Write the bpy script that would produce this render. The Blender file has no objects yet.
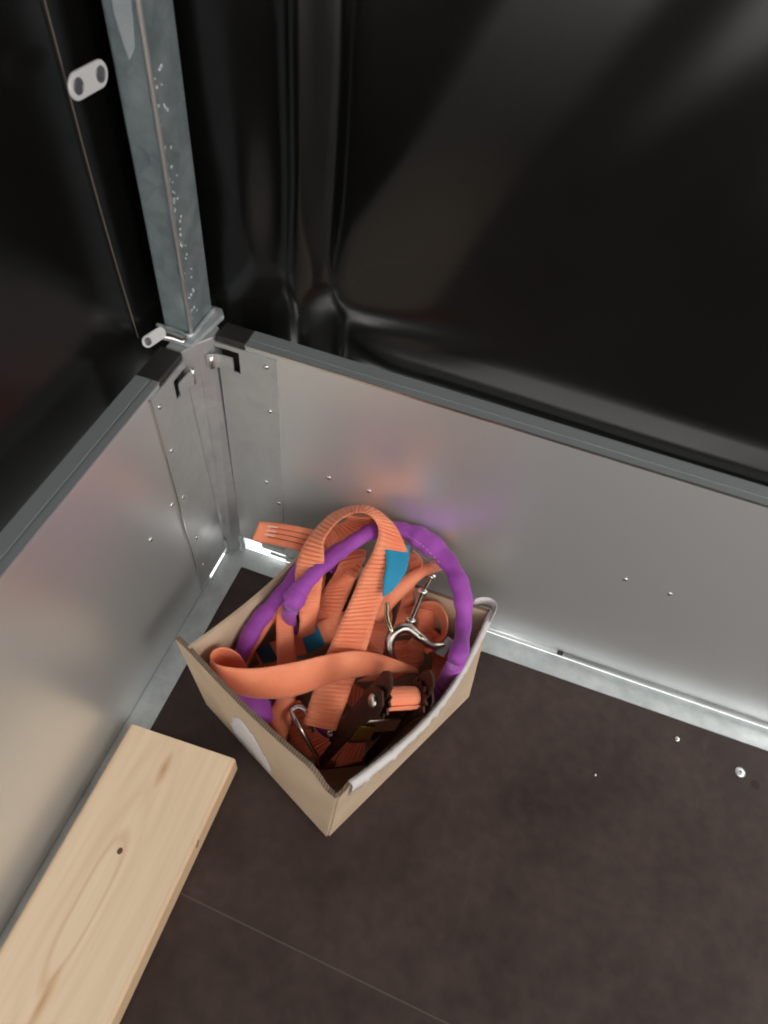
import bpy, bmesh, math, random
from mathutils import Vector, Matrix, noise
random.seed(4)
C = bpy.context.scene.collection
S = bpy.context.scene

# ------------------------------------------------------------ camera, world, light, exposure
cam_d = bpy.data.cameras.new('camera'); cam = bpy.data.objects.new('camera', cam_d); C.objects.link(cam)
cam_d.sensor_fit = 'VERTICAL'; cam_d.sensor_height = 36.0; cam_d.lens = 24.053; cam_d.clip_start = 0.02
R = Matrix(((0.94275, -0.31158, 0.118917), (0.319317, 0.740435, -0.591432), (0.096228, 0.595545, 0.797538)))
cam.matrix_world = Matrix.Translation((0.2868, -0.4427, 0.7708)) @ R.to_4x4()
S.camera = cam
cam_d.dof.use_dof = True; cam_d.dof.focus_distance = 5.0; cam_d.dof.aperture_fstop = 15.0   # the photo is softly out of focus throughout
S.view_settings.view_transform = 'Standard'; S.view_settings.look = 'None'
S.view_settings.gamma = 1.0; S.view_settings.use_curve_mapping = False
S.view_settings.exposure = 0.25
w = bpy.data.worlds.new('world'); S.world = w; w.use_nodes = True
bg = w.node_tree.nodes['Background']; bg.inputs[0].default_value = (1.0, 0.972, 0.945, 1); bg.inputs[1].default_value = 1.9

def area(name, loc, target, sx, sy, power, col):
    l = bpy.data.lights.new(name, 'AREA'); l.shape = 'RECTANGLE'; l.size = sx; l.size_y = sy; l.energy = power; l.color = col
    o = bpy.data.objects.new(name, l); C.objects.link(o); o.location = loc
    o.rotation_euler = (Vector(target) - Vector(loc)).to_track_quat('-Z', 'Y').to_euler()
    return o
area('added_side_light', (1.75, -0.60, 1.15), (0.3, -0.25, 0.0), 0.5, 0.5, 13.0, (1.0, 0.95, 0.90))  # added lamp, no real fitting: lights the box from the right

# ------------------------------------------------------------ helpers
def mat(name, col=(.5, .5, .5), rough=.5, metal=0.0, **k):
    m = bpy.data.materials.new(name); m.use_nodes = True
    b = m.node_tree.nodes['Principled BSDF']
    b.inputs['Base Color'].default_value = (*col, 1); b.inputs['Roughness'].default_value = rough; b.inputs['Metallic'].default_value = metal
    for a, v in k.items(): b.inputs[a].default_value = v
    return m
def N(m, t, **k):
    n = m.node_tree.nodes.new(t)
    for a, v in k.items():
        if a in n.inputs: n.inputs[a].default_value = v
        else: setattr(n, a, v)
    return n
def Lk(m, a, b): m.node_tree.links.new(a, b)
def bsdf(m): return m.node_tree.nodes['Principled BSDF']
def coords(m, scale=(1, 1, 1), kind='Object', rot=(0, 0, 0)):
    tc = N(m, 'ShaderNodeTexCoord'); mp = N(m, 'ShaderNodeMapping'); mp.inputs['Scale'].default_value = scale; mp.inputs['Rotation'].default_value = rot
    Lk(m, tc.outputs[kind], mp.inputs[0]); return mp.outputs[0]
def ramp(m, fac, stops, interp='LINEAR'):
    r = N(m, 'ShaderNodeValToRGB'); cr = r.color_ramp; cr.interpolation = interp
    while len(cr.elements) < len(stops): cr.elements.new(0.5)
    for e, (p, c) in zip(cr.elements, stops): e.position = p; e.color = (*c, 1) if len(c) == 3 else c
    Lk(m, fac, r.inputs[0]); return r.outputs[0]
def g3(v): return (v, v, v)
def bump(m, h, strength=.3, dist=.002):
    b = N(m, 'ShaderNodeBump'); b.inputs['Strength'].default_value = strength; b.inputs['Distance'].default_value = dist
    Lk(m, h, b.inputs['Height']); Lk(m, b.outputs[0], bsdf(m).inputs['Normal']); return b

def obj(name, bm, m, parent=None, smooth=False, bevel=0.0, loc=None):
    me = bpy.data.meshes.new(name); bmesh.ops.recalc_face_normals(bm, faces=bm.faces[:]); bm.to_mesh(me); bm.free()
    if m is not None:
        for mm in (m if isinstance(m, (list, tuple)) else [m]): me.materials.append(mm)
    if smooth:
        for p in me.polygons: p.use_smooth = True
    o = bpy.data.objects.new(name, me); C.objects.link(o)
    if parent is not None: o.parent = parent
    if bevel:
        b = o.modifiers.new('bevel', 'BEVEL'); b.width = bevel; b.segments = 2; b.limit_method = 'ANGLE'
    return o
def recentre(o):
    """put the object's origin at its base centre, keeping the mesh where it is"""
    vs = o.data.vertices; xs = [v.co.x for v in vs]; ys = [v.co.y for v in vs]; zs = [v.co.z for v in vs]
    c = Vector(((min(xs) + max(xs)) / 2, (min(ys) + max(ys)) / 2, min(zs)))
    o.data.transform(Matrix.Translation(-c)); o.location = c; return o
def thing(name, label, cat, loc=(0, 0, 0), group=None):
    o = bpy.data.objects.new(name, None); C.objects.link(o); o.empty_display_size = .03
    o.location = loc; return tag(o, label, cat, group)
def tag(o, label, cat, group=None, kind=None):
    o['label'] = label; o['category'] = cat
    if group: o['group'] = group
    if kind: o['kind'] = kind
    return o
def part(name, bm, m, root, **k):
    """a part whose mesh was built in world coordinates, parented to a thing at root.location"""
    bmesh.ops.translate(bm, verts=bm.verts[:], vec=-Vector(root.matrix_basis.translation))
    return obj(name, bm, m, root, **k)
def struct(name, bm, m, parent=None, **k):
    o = obj(name, bm, m, parent, **k)
    if parent is None: o['kind'] = 'structure'
    return o
def box(bm, a, b):
    x0, y0, z0 = a; x1, y1, z1 = b
    v = [bm.verts.new(p) for p in ((x0, y0, z0), (x1, y0, z0), (x1, y1, z0), (x0, y1, z0), (x0, y0, z1), (x1, y0, z1), (x1, y1, z1), (x0, y1, z1))]
    for f in ((0, 3, 2, 1), (4, 5, 6, 7), (0, 1, 5, 4), (1, 2, 6, 5), (2, 3, 7, 6), (3, 0, 4, 7)): bm.faces.new([v[i] for i in f])
def prism(bm, pts, off):
    """polygon pts (3D) extruded by vector off"""
    off = Vector(off); a = [bm.verts.new(p) for p in pts]; b = [bm.verts.new(Vector(p) + off) for p in pts]
    n = len(pts); bm.faces.new(a[::-1]); bm.faces.new(b)
    for i in range(n): bm.faces.new((a[i], a[(i + 1) % n], b[(i + 1) % n], b[i]))
def newbm(): return bmesh.new()
def catmull(P, n):
    """resample a polyline of vectors with n samples per span"""
    P = [Vector(p) for p in P]; Q = [P[0] * 2 - P[1]] + P + [P[-1] * 2 - P[-2]]; out = []
    for i in range(1, len(Q) - 2):
        a, b, c, d = Q[i - 1:i + 3]
        for k in range(n):
            t = k / n
            out.append(.5 * ((2 * b) + (c - a) * t + (2 * a - 5 * b + 4 * c - d) * t * t + (3 * b - a - 3 * c + d) * t ** 3))
    out.append(P[-1]); return out
def even(P, step):
    """resample a dense polyline at equal arc length; returns points and per-point source parameter"""
    L = [0]
    for i in range(1, len(P)): L.append(L[-1] + (P[i] - P[i - 1]).length)
    n = max(2, int(L[-1] / step)); out = []; j = 0
    for k in range(n + 1):
        s = L[-1] * k / n
        while j < len(L) - 2 and L[j + 1] < s: j += 1
        t = (s - L[j]) / max(1e-9, L[j + 1] - L[j]); out.append((j, min(1, t), s))
    return out
def tube(bm, P, r, seg=10, caps=True, rfun=None, flat=1.0):
    P = [Vector(p) for p in P]; n = len(P); up = Vector((0, 0, 1)); rings = []; prev = None
    for i, p in enumerate(P):
        t = (P[min(i + 1, n - 1)] - P[max(i - 1, 0)]).normalized()
        if prev is None:
            a = t.cross(up); a = a.normalized() if a.length > .1 else t.cross(Vector((1, 0, 0))).normalized()
        else:
            a = prev - t * prev.dot(t); a.normalize()
        prev = a; b = t.cross(a); rr = r * (rfun(i, n) if rfun else 1)
        rings.append([bm.verts.new(p + (a * math.cos(2 * math.pi * k / seg) + b * math.sin(2 * math.pi * k / seg) * flat) * rr) for k in range(seg)])
    for i in range(n - 1):
        for k in range(seg): bm.faces.new((rings[i][k], rings[i][(k + 1) % seg], rings[i + 1][(k + 1) % seg], rings[i + 1][k]))
    if caps: bm.faces.new(rings[0][::-1]); bm.faces.new(rings[-1])
def disc(bm, c, nrm, r, h, seg=16):
    nrm = Vector(nrm).normalized(); c = Vector(c)
    a = nrm.orthogonal().normalized(); b = nrm.cross(a)
    bot = [bm.verts.new(c + (a * math.cos(t) + b * math.sin(t)) * r) for t in [2 * math.pi * i / seg for i in range(seg)]]
    mid = [bm.verts.new(v.co + nrm * h * .5) for v in bot]
    top = [bm.verts.new(c + (v.co - c) * .6 + nrm * h) for v in bot]
    for A, B in ((bot, mid), (mid, top)):
        for i in range(seg): bm.faces.new((A[i], A[(i + 1) % seg], B[(i + 1) % seg], B[i]))
    bm.faces.new(top); bm.faces.new(bot[::-1])
def sample_pair(st, n=8):
    return catmull([s[0] for s in st], n), catmull([s[1] for s in st], n)
def ribbon(st, ribbed=True, cols=6, thick=.0018, period=.0046, amp=.0009, step=.0009, crown=0.0):
    """woven webbing: two edge curves, real thickness, real cross ribs; UV = (across, metres along)"""
    A, B = sample_pair(st); M = [(a + b) / 2 for a, b in zip(A, B)]; sm = even(M, step if ribbed else .003)
    bm = newbm(); uv = bm.loops.layers.uv.new('UVMap'); rows = []; info = []
    pts = []
    for j, t, s in sm:
        a = A[j].lerp(A[min(j + 1, len(A) - 1)], t); b = B[j].lerp(B[min(j + 1, len(B) - 1)], t); pts.append((a, b, s))
    n = len(pts)
    for i, (a, b, s) in enumerate(pts):
        w = (b - a); m0 = (pts[max(0, i - 2)][0] + pts[max(0, i - 2)][1]) / 2; m1 = (pts[min(n - 1, i + 2)][0] + pts[min(n - 1, i + 2)][1]) / 2
        nr = w.cross(m1 - m0)
        nr = nr.normalized() if nr.length > 1e-9 else Vector((0, 0, 1))
        if i and nr.dot(info[-1][0]) < 0 and False: nr = -nr
        info.append((nr, s))
        rib = amp * math.cos(2 * math.pi * s / period) if ribbed else 0
        top = []; bot = []
        for c in range(cols + 1):
            u = c / cols; e = 1 - (abs(2 * u - 1)) ** 6
            h = thick / 2 * (.45 + .55 * e) + rib * e
            p = a.lerp(b, u) + nr * crown * (1 - (2 * u - 1) ** 2)
            top.append((bm.verts.new(p + nr * h), u, s)); bot.append((bm.verts.new(p - nr * h), u, s))
        rows.append(top + bot[::-1])
    K = len(rows[0])
    def face(vs):
        f = bm.faces.new([v[0] for v in vs])
        for l, v in zip(f.loops, vs): l[uv].uv = (v[1], v[2])
    for i in range(n - 1):
        for k in range(K): face((rows[i][k], rows[i][(k + 1) % K], rows[i + 1][(k + 1) % K], rows[i + 1][k]))
    face(rows[0][::-1]); face(rows[-1]); return bm

# ------------------------------------------------------------ materials
def brushed(name, col, rough, vertical=False):
    m = mat(name, col, rough, .76)
    c = coords(m, (3, 3, 900) if not vertical else (260, 260, 2))
    n = N(m, 'ShaderNodeTexNoise', Scale=1.0, Detail=4.0); Lk(m, c, n.inputs[0])
    r = ramp(m, n.outputs[0], [(.3, g3(rough - .02)), (.7, g3(rough + .03))]); Lk(m, r, bsdf(m).inputs['Roughness'])
    b = bump(m, n.outputs[0], .05, .0005)
    return m
ALU = brushed('brushed_aluminium', (.77, .785, .785), .36)
def galv(name, lo, hi, rough=.42, sc=60, metal=.9):
    m = mat(name, hi, rough, metal)
    c = coords(m, (1, 1, 1)); v = N(m, 'ShaderNodeTexVoronoi', Scale=sc); n = N(m, 'ShaderNodeTexNoise', Scale=22.0, Detail=6.0, Roughness=.65)
    Lk(m, c, v.inputs['Vector']); Lk(m, c, n.inputs[0])
    mx = N(m, 'ShaderNodeMix', data_type='RGBA'); mx.inputs[0].default_value = .13
    Lk(m, n.outputs[0], mx.inputs[6]); Lk(m, v.outputs['Color'], mx.inputs[7])
    bw = N(m, 'ShaderNodeRGBToBW'); Lk(m, mx.outputs[2], bw.inputs[0])
    Lk(m, ramp(m, bw.outputs[0], [(.32, lo), (.68, hi)]), bsdf(m).inputs['Base Color'])
    Lk(m, ramp(m, bw.outputs[0], [(.3, g3(rough + .12)), (.7, g3(rough - .06))]), bsdf(m).inputs['Roughness'])
    bump(m, n.outputs[0], .12, .001); return m
GALV = galv('galvanised_steel', (.50, .545, .555), (.74, .79, .80), metal=.5)
GALV2 = galv('galvanised_plate', (.50, .51, .51), (.60, .61, .60), .38, 20, .62)
POST = galv('galvanised_post', (.20, .25, .265), (.48, .55, .57), .38, 60, .6)
STEEL = mat('bright_steel', (.75, .74, .70), .22, 1.0)
ZINC = mat('yellow_zinc_steel', (.62, .56, .38), .25, 1.0)
GREYTRIM = mat('grey_anodised_trim', (.34, .375, .38), .42, .3)
BLACKPL = mat('black_plastic', (.03, .028, .027), .5)
DARK = mat('cavity_shade', (.02, .02, .02), .8)  # near-black colour stands in for the shade behind the latch slots
WHITEPL = mat('white_plastic', (.62, .62, .62), .4)
GROM = mat('grey_eyelet', (.16, .16, .17), .35, .5)
def tarp_mat():
    m = mat('black_tarpaulin', (.004, .0038, .0034), .26); b = bsdf(m)
    c = coords(m); n = N(m, 'ShaderNodeTexNoise', Scale=3.0, Detail=3.0); Lk(m, c, n.inputs[0])
    Lk(m, ramp(m, n.outputs[0], [(.35, g3(.20)), (.7, g3(.34))]), b.inputs['Roughness'])
    n2 = N(m, 'ShaderNodeTexNoise', Scale=900.0, Detail=1.0); Lk(m, c, n2.inputs[0]); bump(m, n2.outputs[0], .05, .0004)
    return m
TARP = tarp_mat()
def floor_mat():
    m = mat('brown_phenolic_plywood', (.06, .045, .04), .48); b = bsdf(m); b.inputs['Specular IOR Level'].default_value = .35
    c = coords(m); n = N(m, 'ShaderNodeTexNoise', Scale=7.0, Detail=7.0, Roughness=.7); Lk(m, c, n.inputs[0])
    n2 = N(m, 'ShaderNodeTexNoise', Scale=70.0, Detail=3.0); Lk(m, c, n2.inputs[0])
    a = ramp(m, n.outputs[0], [(.3, (.029, .018, .0155)), (.72, (.068, .045, .040))])
    k = ramp(m, n2.outputs[0], [(.35, g3(.86)), (.7, g3(1.12))])
    mx = N(m, 'ShaderNodeMix', data_type='RGBA', blend_type='MULTIPLY'); mx.inputs[0].default_value = 1
    Lk(m, a, mx.inputs[6]); Lk(m, k, mx.inputs[7])
    # pale scratches: sparse stretched noise
    c2 = coords(m, (30, 6, 1), rot=(0, 0, .5)); n3 = N(m, 'ShaderNodeTexNoise', Scale=3.0, Detail=2.0); Lk(m, c2, n3.inputs[0])
    s = ramp(m, n3.outputs[0], [(.72, g3(0)), (.80, g3(.03))])
    ad = N(m, 'ShaderNodeMix', data_type='RGBA', blend_type='ADD'); ad.inputs[0].default_value = .35
    Lk(m, mx.outputs[2], ad.inputs[6]); Lk(m, s, ad.inputs[7]); Lk(m, ad.outputs[2], b.inputs['Base Color'])
    Lk(m, ramp(m, n.outputs[0], [(.3, g3(.42)), (.7, g3(.60))]), b.inputs['Roughness'])
    bump(m, n2.outputs[0], .15, .0006); return m
FLOOR = floor_mat()
def web_mat(name, lo, hi, ribbed=True):
    m = mat(name, hi, .62); b = bsdf(m); b.inputs['Sheen Weight'].default_value = .25; b.inputs['Sheen Roughness'].default_value = .4
    tc = N(m, 'ShaderNodeTexCoord'); mp = N(m, 'ShaderNodeMapping'); mp.inputs['Scale'].default_value = (34, 900, 1); Lk(m, tc.outputs['UV'], mp.inputs[0])
    n = N(m, 'ShaderNodeTexNoise', Scale=1.0, Detail=2.0); Lk(m, mp.outputs[0], n.inputs[0])
    n2 = N(m, 'ShaderNodeTexNoise', Scale=30.0, Detail=3.0); Lk(m, tc.outputs['Object'], n2.inputs[0])
    Lk(m, ramp(m, n2.outputs[0], [(.3, lo), (.7, hi)]), b.inputs['Base Color'])
    bump(m, n.outputs[0], .5, .0010); return m
ORANGE = web_mat('orange_webbing', (.88, .235, .11), (.97, .34, .18))
PURPLE = web_mat('purple_sling_cloth', (.25, .035, .31), (.40, .075, .47))
BLUE = web_mat('blue_label_cloth', (.005, .25, .44), (.01, .30, .52))
NAVY = web_mat('dark_blue_label_cloth', (.01, .07, .13), (.02, .10, .17))
DARKOR = mat('dark_orange_thread', (.42, .10, .05), .8)
LILAC = mat('pale_lilac_thread', (.62, .42, .66), .8)
def card_mat():
    m = mat('brown_cardboard', (.42, .31, .21), .85); b = bsdf(m); c = coords(m)
    n = N(m, 'ShaderNodeTexNoise', Scale=16.0, Detail=6.0, Roughness=.6); Lk(m, c, n.inputs[0])
    Lk(m, ramp(m, n.outputs[0], [(.3, (.47, .35, .24)), (.7, (.58, .445, .315))]), b.inputs['Base Color'])
    bump(m, n.outputs[0], .12, .002); return m
CARD = card_mat()
CARDEDGE = mat('corrugated_edge', (.20, .14, .10), .9)
_c = coords(CARDEDGE, (1, 1, .1)); _w = N(CARDEDGE, 'ShaderNodeTexWave', Scale=110.0, Distortion=.6); Lk(CARDEDGE, _c, _w.inputs['Vector'])
Lk(CARDEDGE, ramp(CARDEDGE, _w.outputs[1], [(.25, (.11, .075, .052)), (.75, (.23, .165, .115))]), bsdf(CARDEDGE).inputs['Base Color'])
PAPER = mat('torn_white_paper', (.66, .63, .62), .7)
def wood_mat():
    m = mat('planed_pine', (.7, .5, .32), .5); b = bsdf(m)
    tc = N(m, 'ShaderNodeTexCoord'); sx = N(m, 'ShaderNodeSeparateXYZ'); Lk(m, tc.outputs['Object'], sx.inputs[0])
    # growth rings: distance from a long tilted axis below the face, warped by noise
    mp = N(m, 'ShaderNodeMapping'); mp.inputs['Scale'].default_value = (1, .16, 1); Lk(m, tc.outputs['Object'], mp.inputs[0])
    nz = N(m, 'ShaderNodeTexNoise', Scale=26.0, Detail=2.0); Lk(m, mp.outputs[0], nz.inputs[0])
    def math_(op, a, bb=None, c=None):
        n = N(m, 'ShaderNodeMath', operation=op)
        for i, v in enumerate((a, bb, c)):
            if v is None: continue
            if isinstance(v, (int, float)): n.inputs[i].default_value = v
            else: Lk(m, v, n.inputs[i])
        return n.outputs[0]
    # flame of the cut: long thin ellipses around a point on the face
    wx = math_('MULTIPLY_ADD', math_('SUBTRACT', nz.outputs[0], .5), .020, sx.outputs[0])
    def ell(x0, y0, hw, hl):
        a = math_('POWER', math_('ABSOLUTE', math_('DIVIDE', math_('SUBTRACT', wx, x0), hw)), 2)
        b_ = math_('POWER', math_('ABSOLUTE', math_('DIVIDE', math_('SUBTRACT', sx.outputs[1], y0), hl)), 2)
        return math_('SQRT', math_('ADD', a, b_))
    def band(q, c0, wd): return math_('MAXIMUM', 0, math_('SUBTRACT', 1, math_('DIVIDE', math_('ABSOLUTE', math_('SUBTRACT', q, c0)), wd)))
    q = ell(-.0100, -.165, .0115, .062)
    g = math_('MULTIPLY', band(q, 1.0, .20), .42)
    g = math_('ADD', g, math_('MULTIPLY', band(q, 1.7, .35), .16)); g = math_('ADD', g, math_('MULTIPLY', band(q, 2.7, .4), .12)); g = math_('ADD', g, math_('MULTIPLY', band(q, 4.2, .5), .10))
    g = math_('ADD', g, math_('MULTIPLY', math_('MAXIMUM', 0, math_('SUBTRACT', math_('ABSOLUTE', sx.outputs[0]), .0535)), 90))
    g = math_('ADD', g, math_('MAXIMUM', 0, math_('MULTIPLY', math_('SUBTRACT', 1, ell(-.002, -.236, .006, .030)), 1.1)))
    g = math_('ADD', g, math_('MAXIMUM', 0, math_('MULTIPLY', math_('SUBTRACT', 1, ell(-.004, -.034, .0055, .022)), 1.1)))
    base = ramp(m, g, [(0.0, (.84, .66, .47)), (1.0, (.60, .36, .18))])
    n2 = N(m, 'ShaderNodeTexNoise', Scale=1.0, Detail=5.0); mp2 = N(m, 'ShaderNodeMapping'); mp2.inputs['Scale'].default_value = (160, 7, 160)
    Lk(m, tc.outputs['Object'], mp2.inputs[0]); Lk(m, mp2.outputs[0], n2.inputs[0])
    k = ramp(m, n2.outputs[0], [(.3, (.95, .93, .90)), (.7, (1.03, 1.03, 1.03))])
    mx = N(m, 'ShaderNodeMix', data_type='RGBA', blend_type='MULTIPLY'); mx.inputs[0].default_value = 1
    Lk(m, base, mx.inputs[6]); Lk(m, k, mx.inputs[7])
    Lk(m, mx.outputs[2], b.inputs['Base Color']); bump(m, n2.outputs[0], .08, .0006); return m
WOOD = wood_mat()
KNOT = mat('dark_knot', (.10, .055, .03), .7)
RUST = galv('bronzed_steel', (.045, .022, .016), (.085, .040, .028), .34, 30, .75)
REDBAR = mat('reddish_painted_bar', (.16, .03, .02), .3, .4)
BRASS = mat('brass_yellow_pawl', (.42, .30, .08), .3, 1.0)
HOOKM = mat('hook_steel', (.52, .48, .43), .24, 1.0)
RIB={
 'broad': [((0.1929, -0.2155, 0.075), (0.2269, -0.2104, 0.075)), ((0.1924, -0.1836, 0.1), (0.2282, -0.1725, 0.1)), ((0.1945, -0.1496, 0.128), (0.2303, -0.138, 0.125)), ((0.1984, -0.1116, 0.15), (0.2291, -0.0934, 0.148)), ((0.2012, -0.0782, 0.17), (0.2424, -0.0613, 0.165)), ((0.2047, -0.0573, 0.182), (0.2387, -0.0425, 0.172)), ((0.2034, -0.0398, 0.192), (0.2309, -0.0351, 0.182)), ((0.1946, -0.0339, 0.203), (0.2116, -0.0205, 0.19)), ((0.1803, -0.033, 0.205), (0.1798, -0.011, 0.19)), ((0.1648, -0.0464, 0.203), (0.1505, -0.0288, 0.185)), ((0.1551, -0.0678, 0.19), (0.1373, -0.058, 0.178)), ((0.1609, -0.084, 0.175), (0.1326, -0.0833, 0.168)), ((0.1657, -0.1011, 0.155), (0.1369, -0.1035, 0.15)), ((0.1684, -0.115, 0.12), (0.1533, -0.1299, 0.12)), ((0.1671, -0.1206, 0.08), (0.1513, -0.1359, 0.08))],
 'inner': [((0.15, -0.0218, 0.17), (0.1913, -0.0197, 0.185)), ((0.1623, -0.0175, 0.165), (0.1944, -0.0111, 0.16)), ((0.15, -0.0272, 0.155), (0.1613, -0.034, 0.145)), ((0.1404, -0.037, 0.14), (0.1535, -0.048, 0.13)), ((0.1359, -0.0567, 0.1225), (0.1585, -0.0706, 0.1125)), ((0.1416, -0.0795, 0.09), (0.1612, -0.0851, 0.08))],
 'smooth': [((0.1295, -0.1901, 0.085), (0.1329, -0.1888, 0.06)), ((0.1193, -0.1889, 0.1), (0.1238, -0.1906, 0.075)), ((0.1096, -0.1851, 0.114), (0.1121, -0.191, 0.082)), ((0.0957, -0.1852, 0.12), (0.0973, -0.193, 0.086)), ((0.087, -0.1924, 0.122), (0.0898, -0.1992, 0.086)), ((0.0873, -0.201, 0.122), (0.0924, -0.2088, 0.085)), ((0.1017, -0.2079, 0.128), (0.1133, -0.216, 0.09)), ((0.1345, -0.2003, 0.132), (0.1459, -0.213, 0.095)), ((0.171, -0.1812, 0.137), (0.1785, -0.1995, 0.1)), ((0.2022, -0.1599, 0.138), (0.2094, -0.175, 0.105)), ((0.2268, -0.1435, 0.13), (0.2382, -0.1557, 0.105)), ((0.2547, -0.13, 0.11), (0.2594, -0.139, 0.095)), ((0.2861, -0.1195, 0.085), (0.2867, -0.1217, 0.078))],
 'tail': [((0.0709, -0.0481, 0.15), (0.0706, -0.0679, 0.14)), ((0.0922, -0.042, 0.15), (0.0932, -0.0638, 0.138)), ((0.1158, -0.0384, 0.151), (0.1171, -0.0613, 0.139)), ((0.1393, -0.027, 0.138), (0.1391, -0.0538, 0.125)), ((0.1686, -0.0303, 0.1375), (0.1657, -0.0579, 0.1275)), ((0.1943, -0.0399, 0.1375), (0.1909, -0.0672, 0.1325))],
 'vleft': [((0.0975, -0.1866, 0.075), (0.112, -0.1814, 0.07)), ((0.1026, -0.1701, 0.09), (0.1165, -0.1621, 0.085)), ((0.1089, -0.1491, 0.107), (0.1225, -0.1417, 0.1)), ((0.1174, -0.125, 0.12), (0.1317, -0.1249, 0.115)), ((0.1243, -0.1162, 0.122), (0.138, -0.1168, 0.118)), ((0.1267, -0.1304, 0.118), (0.1416, -0.1228, 0.112)), ((0.1337, -0.1471, 0.105), (0.1497, -0.1381, 0.1)), ((0.143, -0.1666, 0.088), (0.1598, -0.1559, 0.083)), ((0.1471, -0.1777, 0.06), (0.1648, -0.168, 0.06))],
 'mid': [((0.1657, -0.0452, 0.1425), (0.1912, -0.0311, 0.1375)), ((0.1709, -0.0659, 0.1425), (0.1934, -0.0435, 0.1375)), ((0.1617, -0.0742, 0.11), (0.188, -0.0544, 0.106)), ((0.1554, -0.0995, 0.095), (0.186, -0.0919, 0.092)), ((0.1517, -0.1239, 0.075), (0.1793, -0.1227, 0.07))],
 'cross': [((0.1111, -0.1584, 0.07), (0.1216, -0.1648, 0.055)), ((0.1277, -0.1451, 0.08), (0.1416, -0.1527, 0.062)), ((0.1532, -0.1273, 0.088), (0.1664, -0.1389, 0.068)), ((0.1699, -0.1076, 0.092), (0.1855, -0.1172, 0.07)), ((0.1863, -0.0845, 0.085), (0.1969, -0.0945, 0.065)), ((0.2107, -0.0542, 0.07), (0.222, -0.0662, 0.055))],
 'leaf': [((0.1705, -0.181, 0.075), (0.1476, -0.1898, 0.075)), ((0.1768, -0.1984, 0.07), (0.1562, -0.2035, 0.07)), ((0.1788, -0.2132, 0.062), (0.1505, -0.2152, 0.06)), ((0.18, -0.226, 0.055), (0.1701, -0.2297, 0.055)), ((0.1835, -0.2368, 0.045), (0.1772, -0.2392, 0.045))],
 'leafb': [((0.1337, -0.2156, 0.045), (0.1585, -0.1916, 0.05)), ((0.148, -0.2265, 0.045), (0.1681, -0.2073, 0.05)), ((0.1661, -0.2338, 0.04), (0.1762, -0.214, 0.04))],
 'bunch': [((0.2152, -0.0935, 0.115), (0.2328, -0.0903, 0.1)), ((0.2271, -0.0699, 0.13), (0.2406, -0.0729, 0.115)), ((0.2405, -0.0487, 0.14), (0.2522, -0.0535, 0.128)), ((0.2556, -0.0315, 0.1475), (0.2624, -0.0382, 0.1375)), ((0.2683, -0.0198, 0.1475), (0.2732, -0.0274, 0.1375)), ((0.2715, -0.0119, 0.1475), (0.2813, -0.0175, 0.1375))],
 'bunchb': [((0.2344, -0.0201, 0.1375), (0.2414, -0.0247, 0.1575)), ((0.2433, -0.0395, 0.1375), (0.255, -0.0319, 0.1525)), ((0.246, -0.0608, 0.1275), (0.2541, -0.048, 0.1375)), ((0.2457, -0.073, 0.095), (0.2595, -0.0577, 0.1)), ((0.2459, -0.0905, 0.07), (0.264, -0.0771, 0.07))],
 'coilr': [((0.258, -0.0615, 0.1), (0.2681, -0.062, 0.08)), ((0.2683, -0.0601, 0.1205), (0.2728, -0.0588, 0.0945)), ((0.284, -0.058, 0.1255), (0.2851, -0.0588, 0.0975)), ((0.298, -0.0665, 0.12), (0.2939, -0.0622, 0.093)), ((0.3038, -0.0745, 0.1), (0.2982, -0.0663, 0.075)), ((0.2995, -0.0886, 0.095), (0.2916, -0.0757, 0.07)), ((0.291, -0.1, 0.085), (0.2854, -0.0861, 0.065))],
 'coilm': [((0.2576, -0.0659, 0.1125), (0.2859, -0.0579, 0.1075)), ((0.2692, -0.0689, 0.0875), (0.2898, -0.0622, 0.0845)), ((0.2684, -0.0843, 0.075), (0.29, -0.0794, 0.07)), ((0.259, -0.0926, 0.06), (0.2824, -0.1025, 0.055))],
 'under': [((0.1975, -0.0727, 0.105), (0.2263, -0.0515, 0.105)), ((0.2111, -0.0929, 0.095), (0.2423, -0.0778, 0.09)), ((0.212, -0.1151, 0.08), (0.244, -0.1061, 0.075)), ((0.2118, -0.1329, 0.055), (0.2461, -0.1196, 0.055))],
 'low': [((0.2468, -0.0932, 0.07), (0.2732, -0.0771, 0.065)), ((0.2578, -0.1078, 0.065), (0.2858, -0.0884, 0.06)), ((0.2464, -0.1218, 0.06), (0.2894, -0.098, 0.055)), ((0.2268, -0.1425, 0.05), (0.274, -0.1162, 0.045))],
 'deepa': [((0.0955, -0.1872, 0.05), (0.1305, -0.2023, 0.05)), ((0.1317, -0.1446, 0.04), (0.1541, -0.1697, 0.035)), ((0.1904, -0.134, 0.04), (0.2068, -0.1612, 0.035)), ((0.2574, -0.1456, 0.03), (0.2564, -0.1745, 0.03))],
 'deepb': [((0.1556, -0.1922, 0.035), (0.175, -0.1791, 0.035)), ((0.1838, -0.2254, 0.035), (0.2079, -0.2056, 0.035)), ((0.2296, -0.2328, 0.03), (0.2395, -0.2028, 0.03)), ((0.2604, -0.2162, 0.03), (0.2585, -0.1957, 0.03))],
 'deepc': [((0.2742, -0.061, 0.0825), (0.3056, -0.0736, 0.0825)), ((0.2976, -0.085, 0.05), (0.3263, -0.0838, 0.045)), ((0.3006, -0.1142, 0.05), (0.314, -0.103, 0.05)), ((0.2889, -0.1435, 0.04), (0.3021, -0.1327, 0.04)), ((0.2743, -0.1789, 0.03), (0.2856, -0.1635, 0.03))],
}
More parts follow.
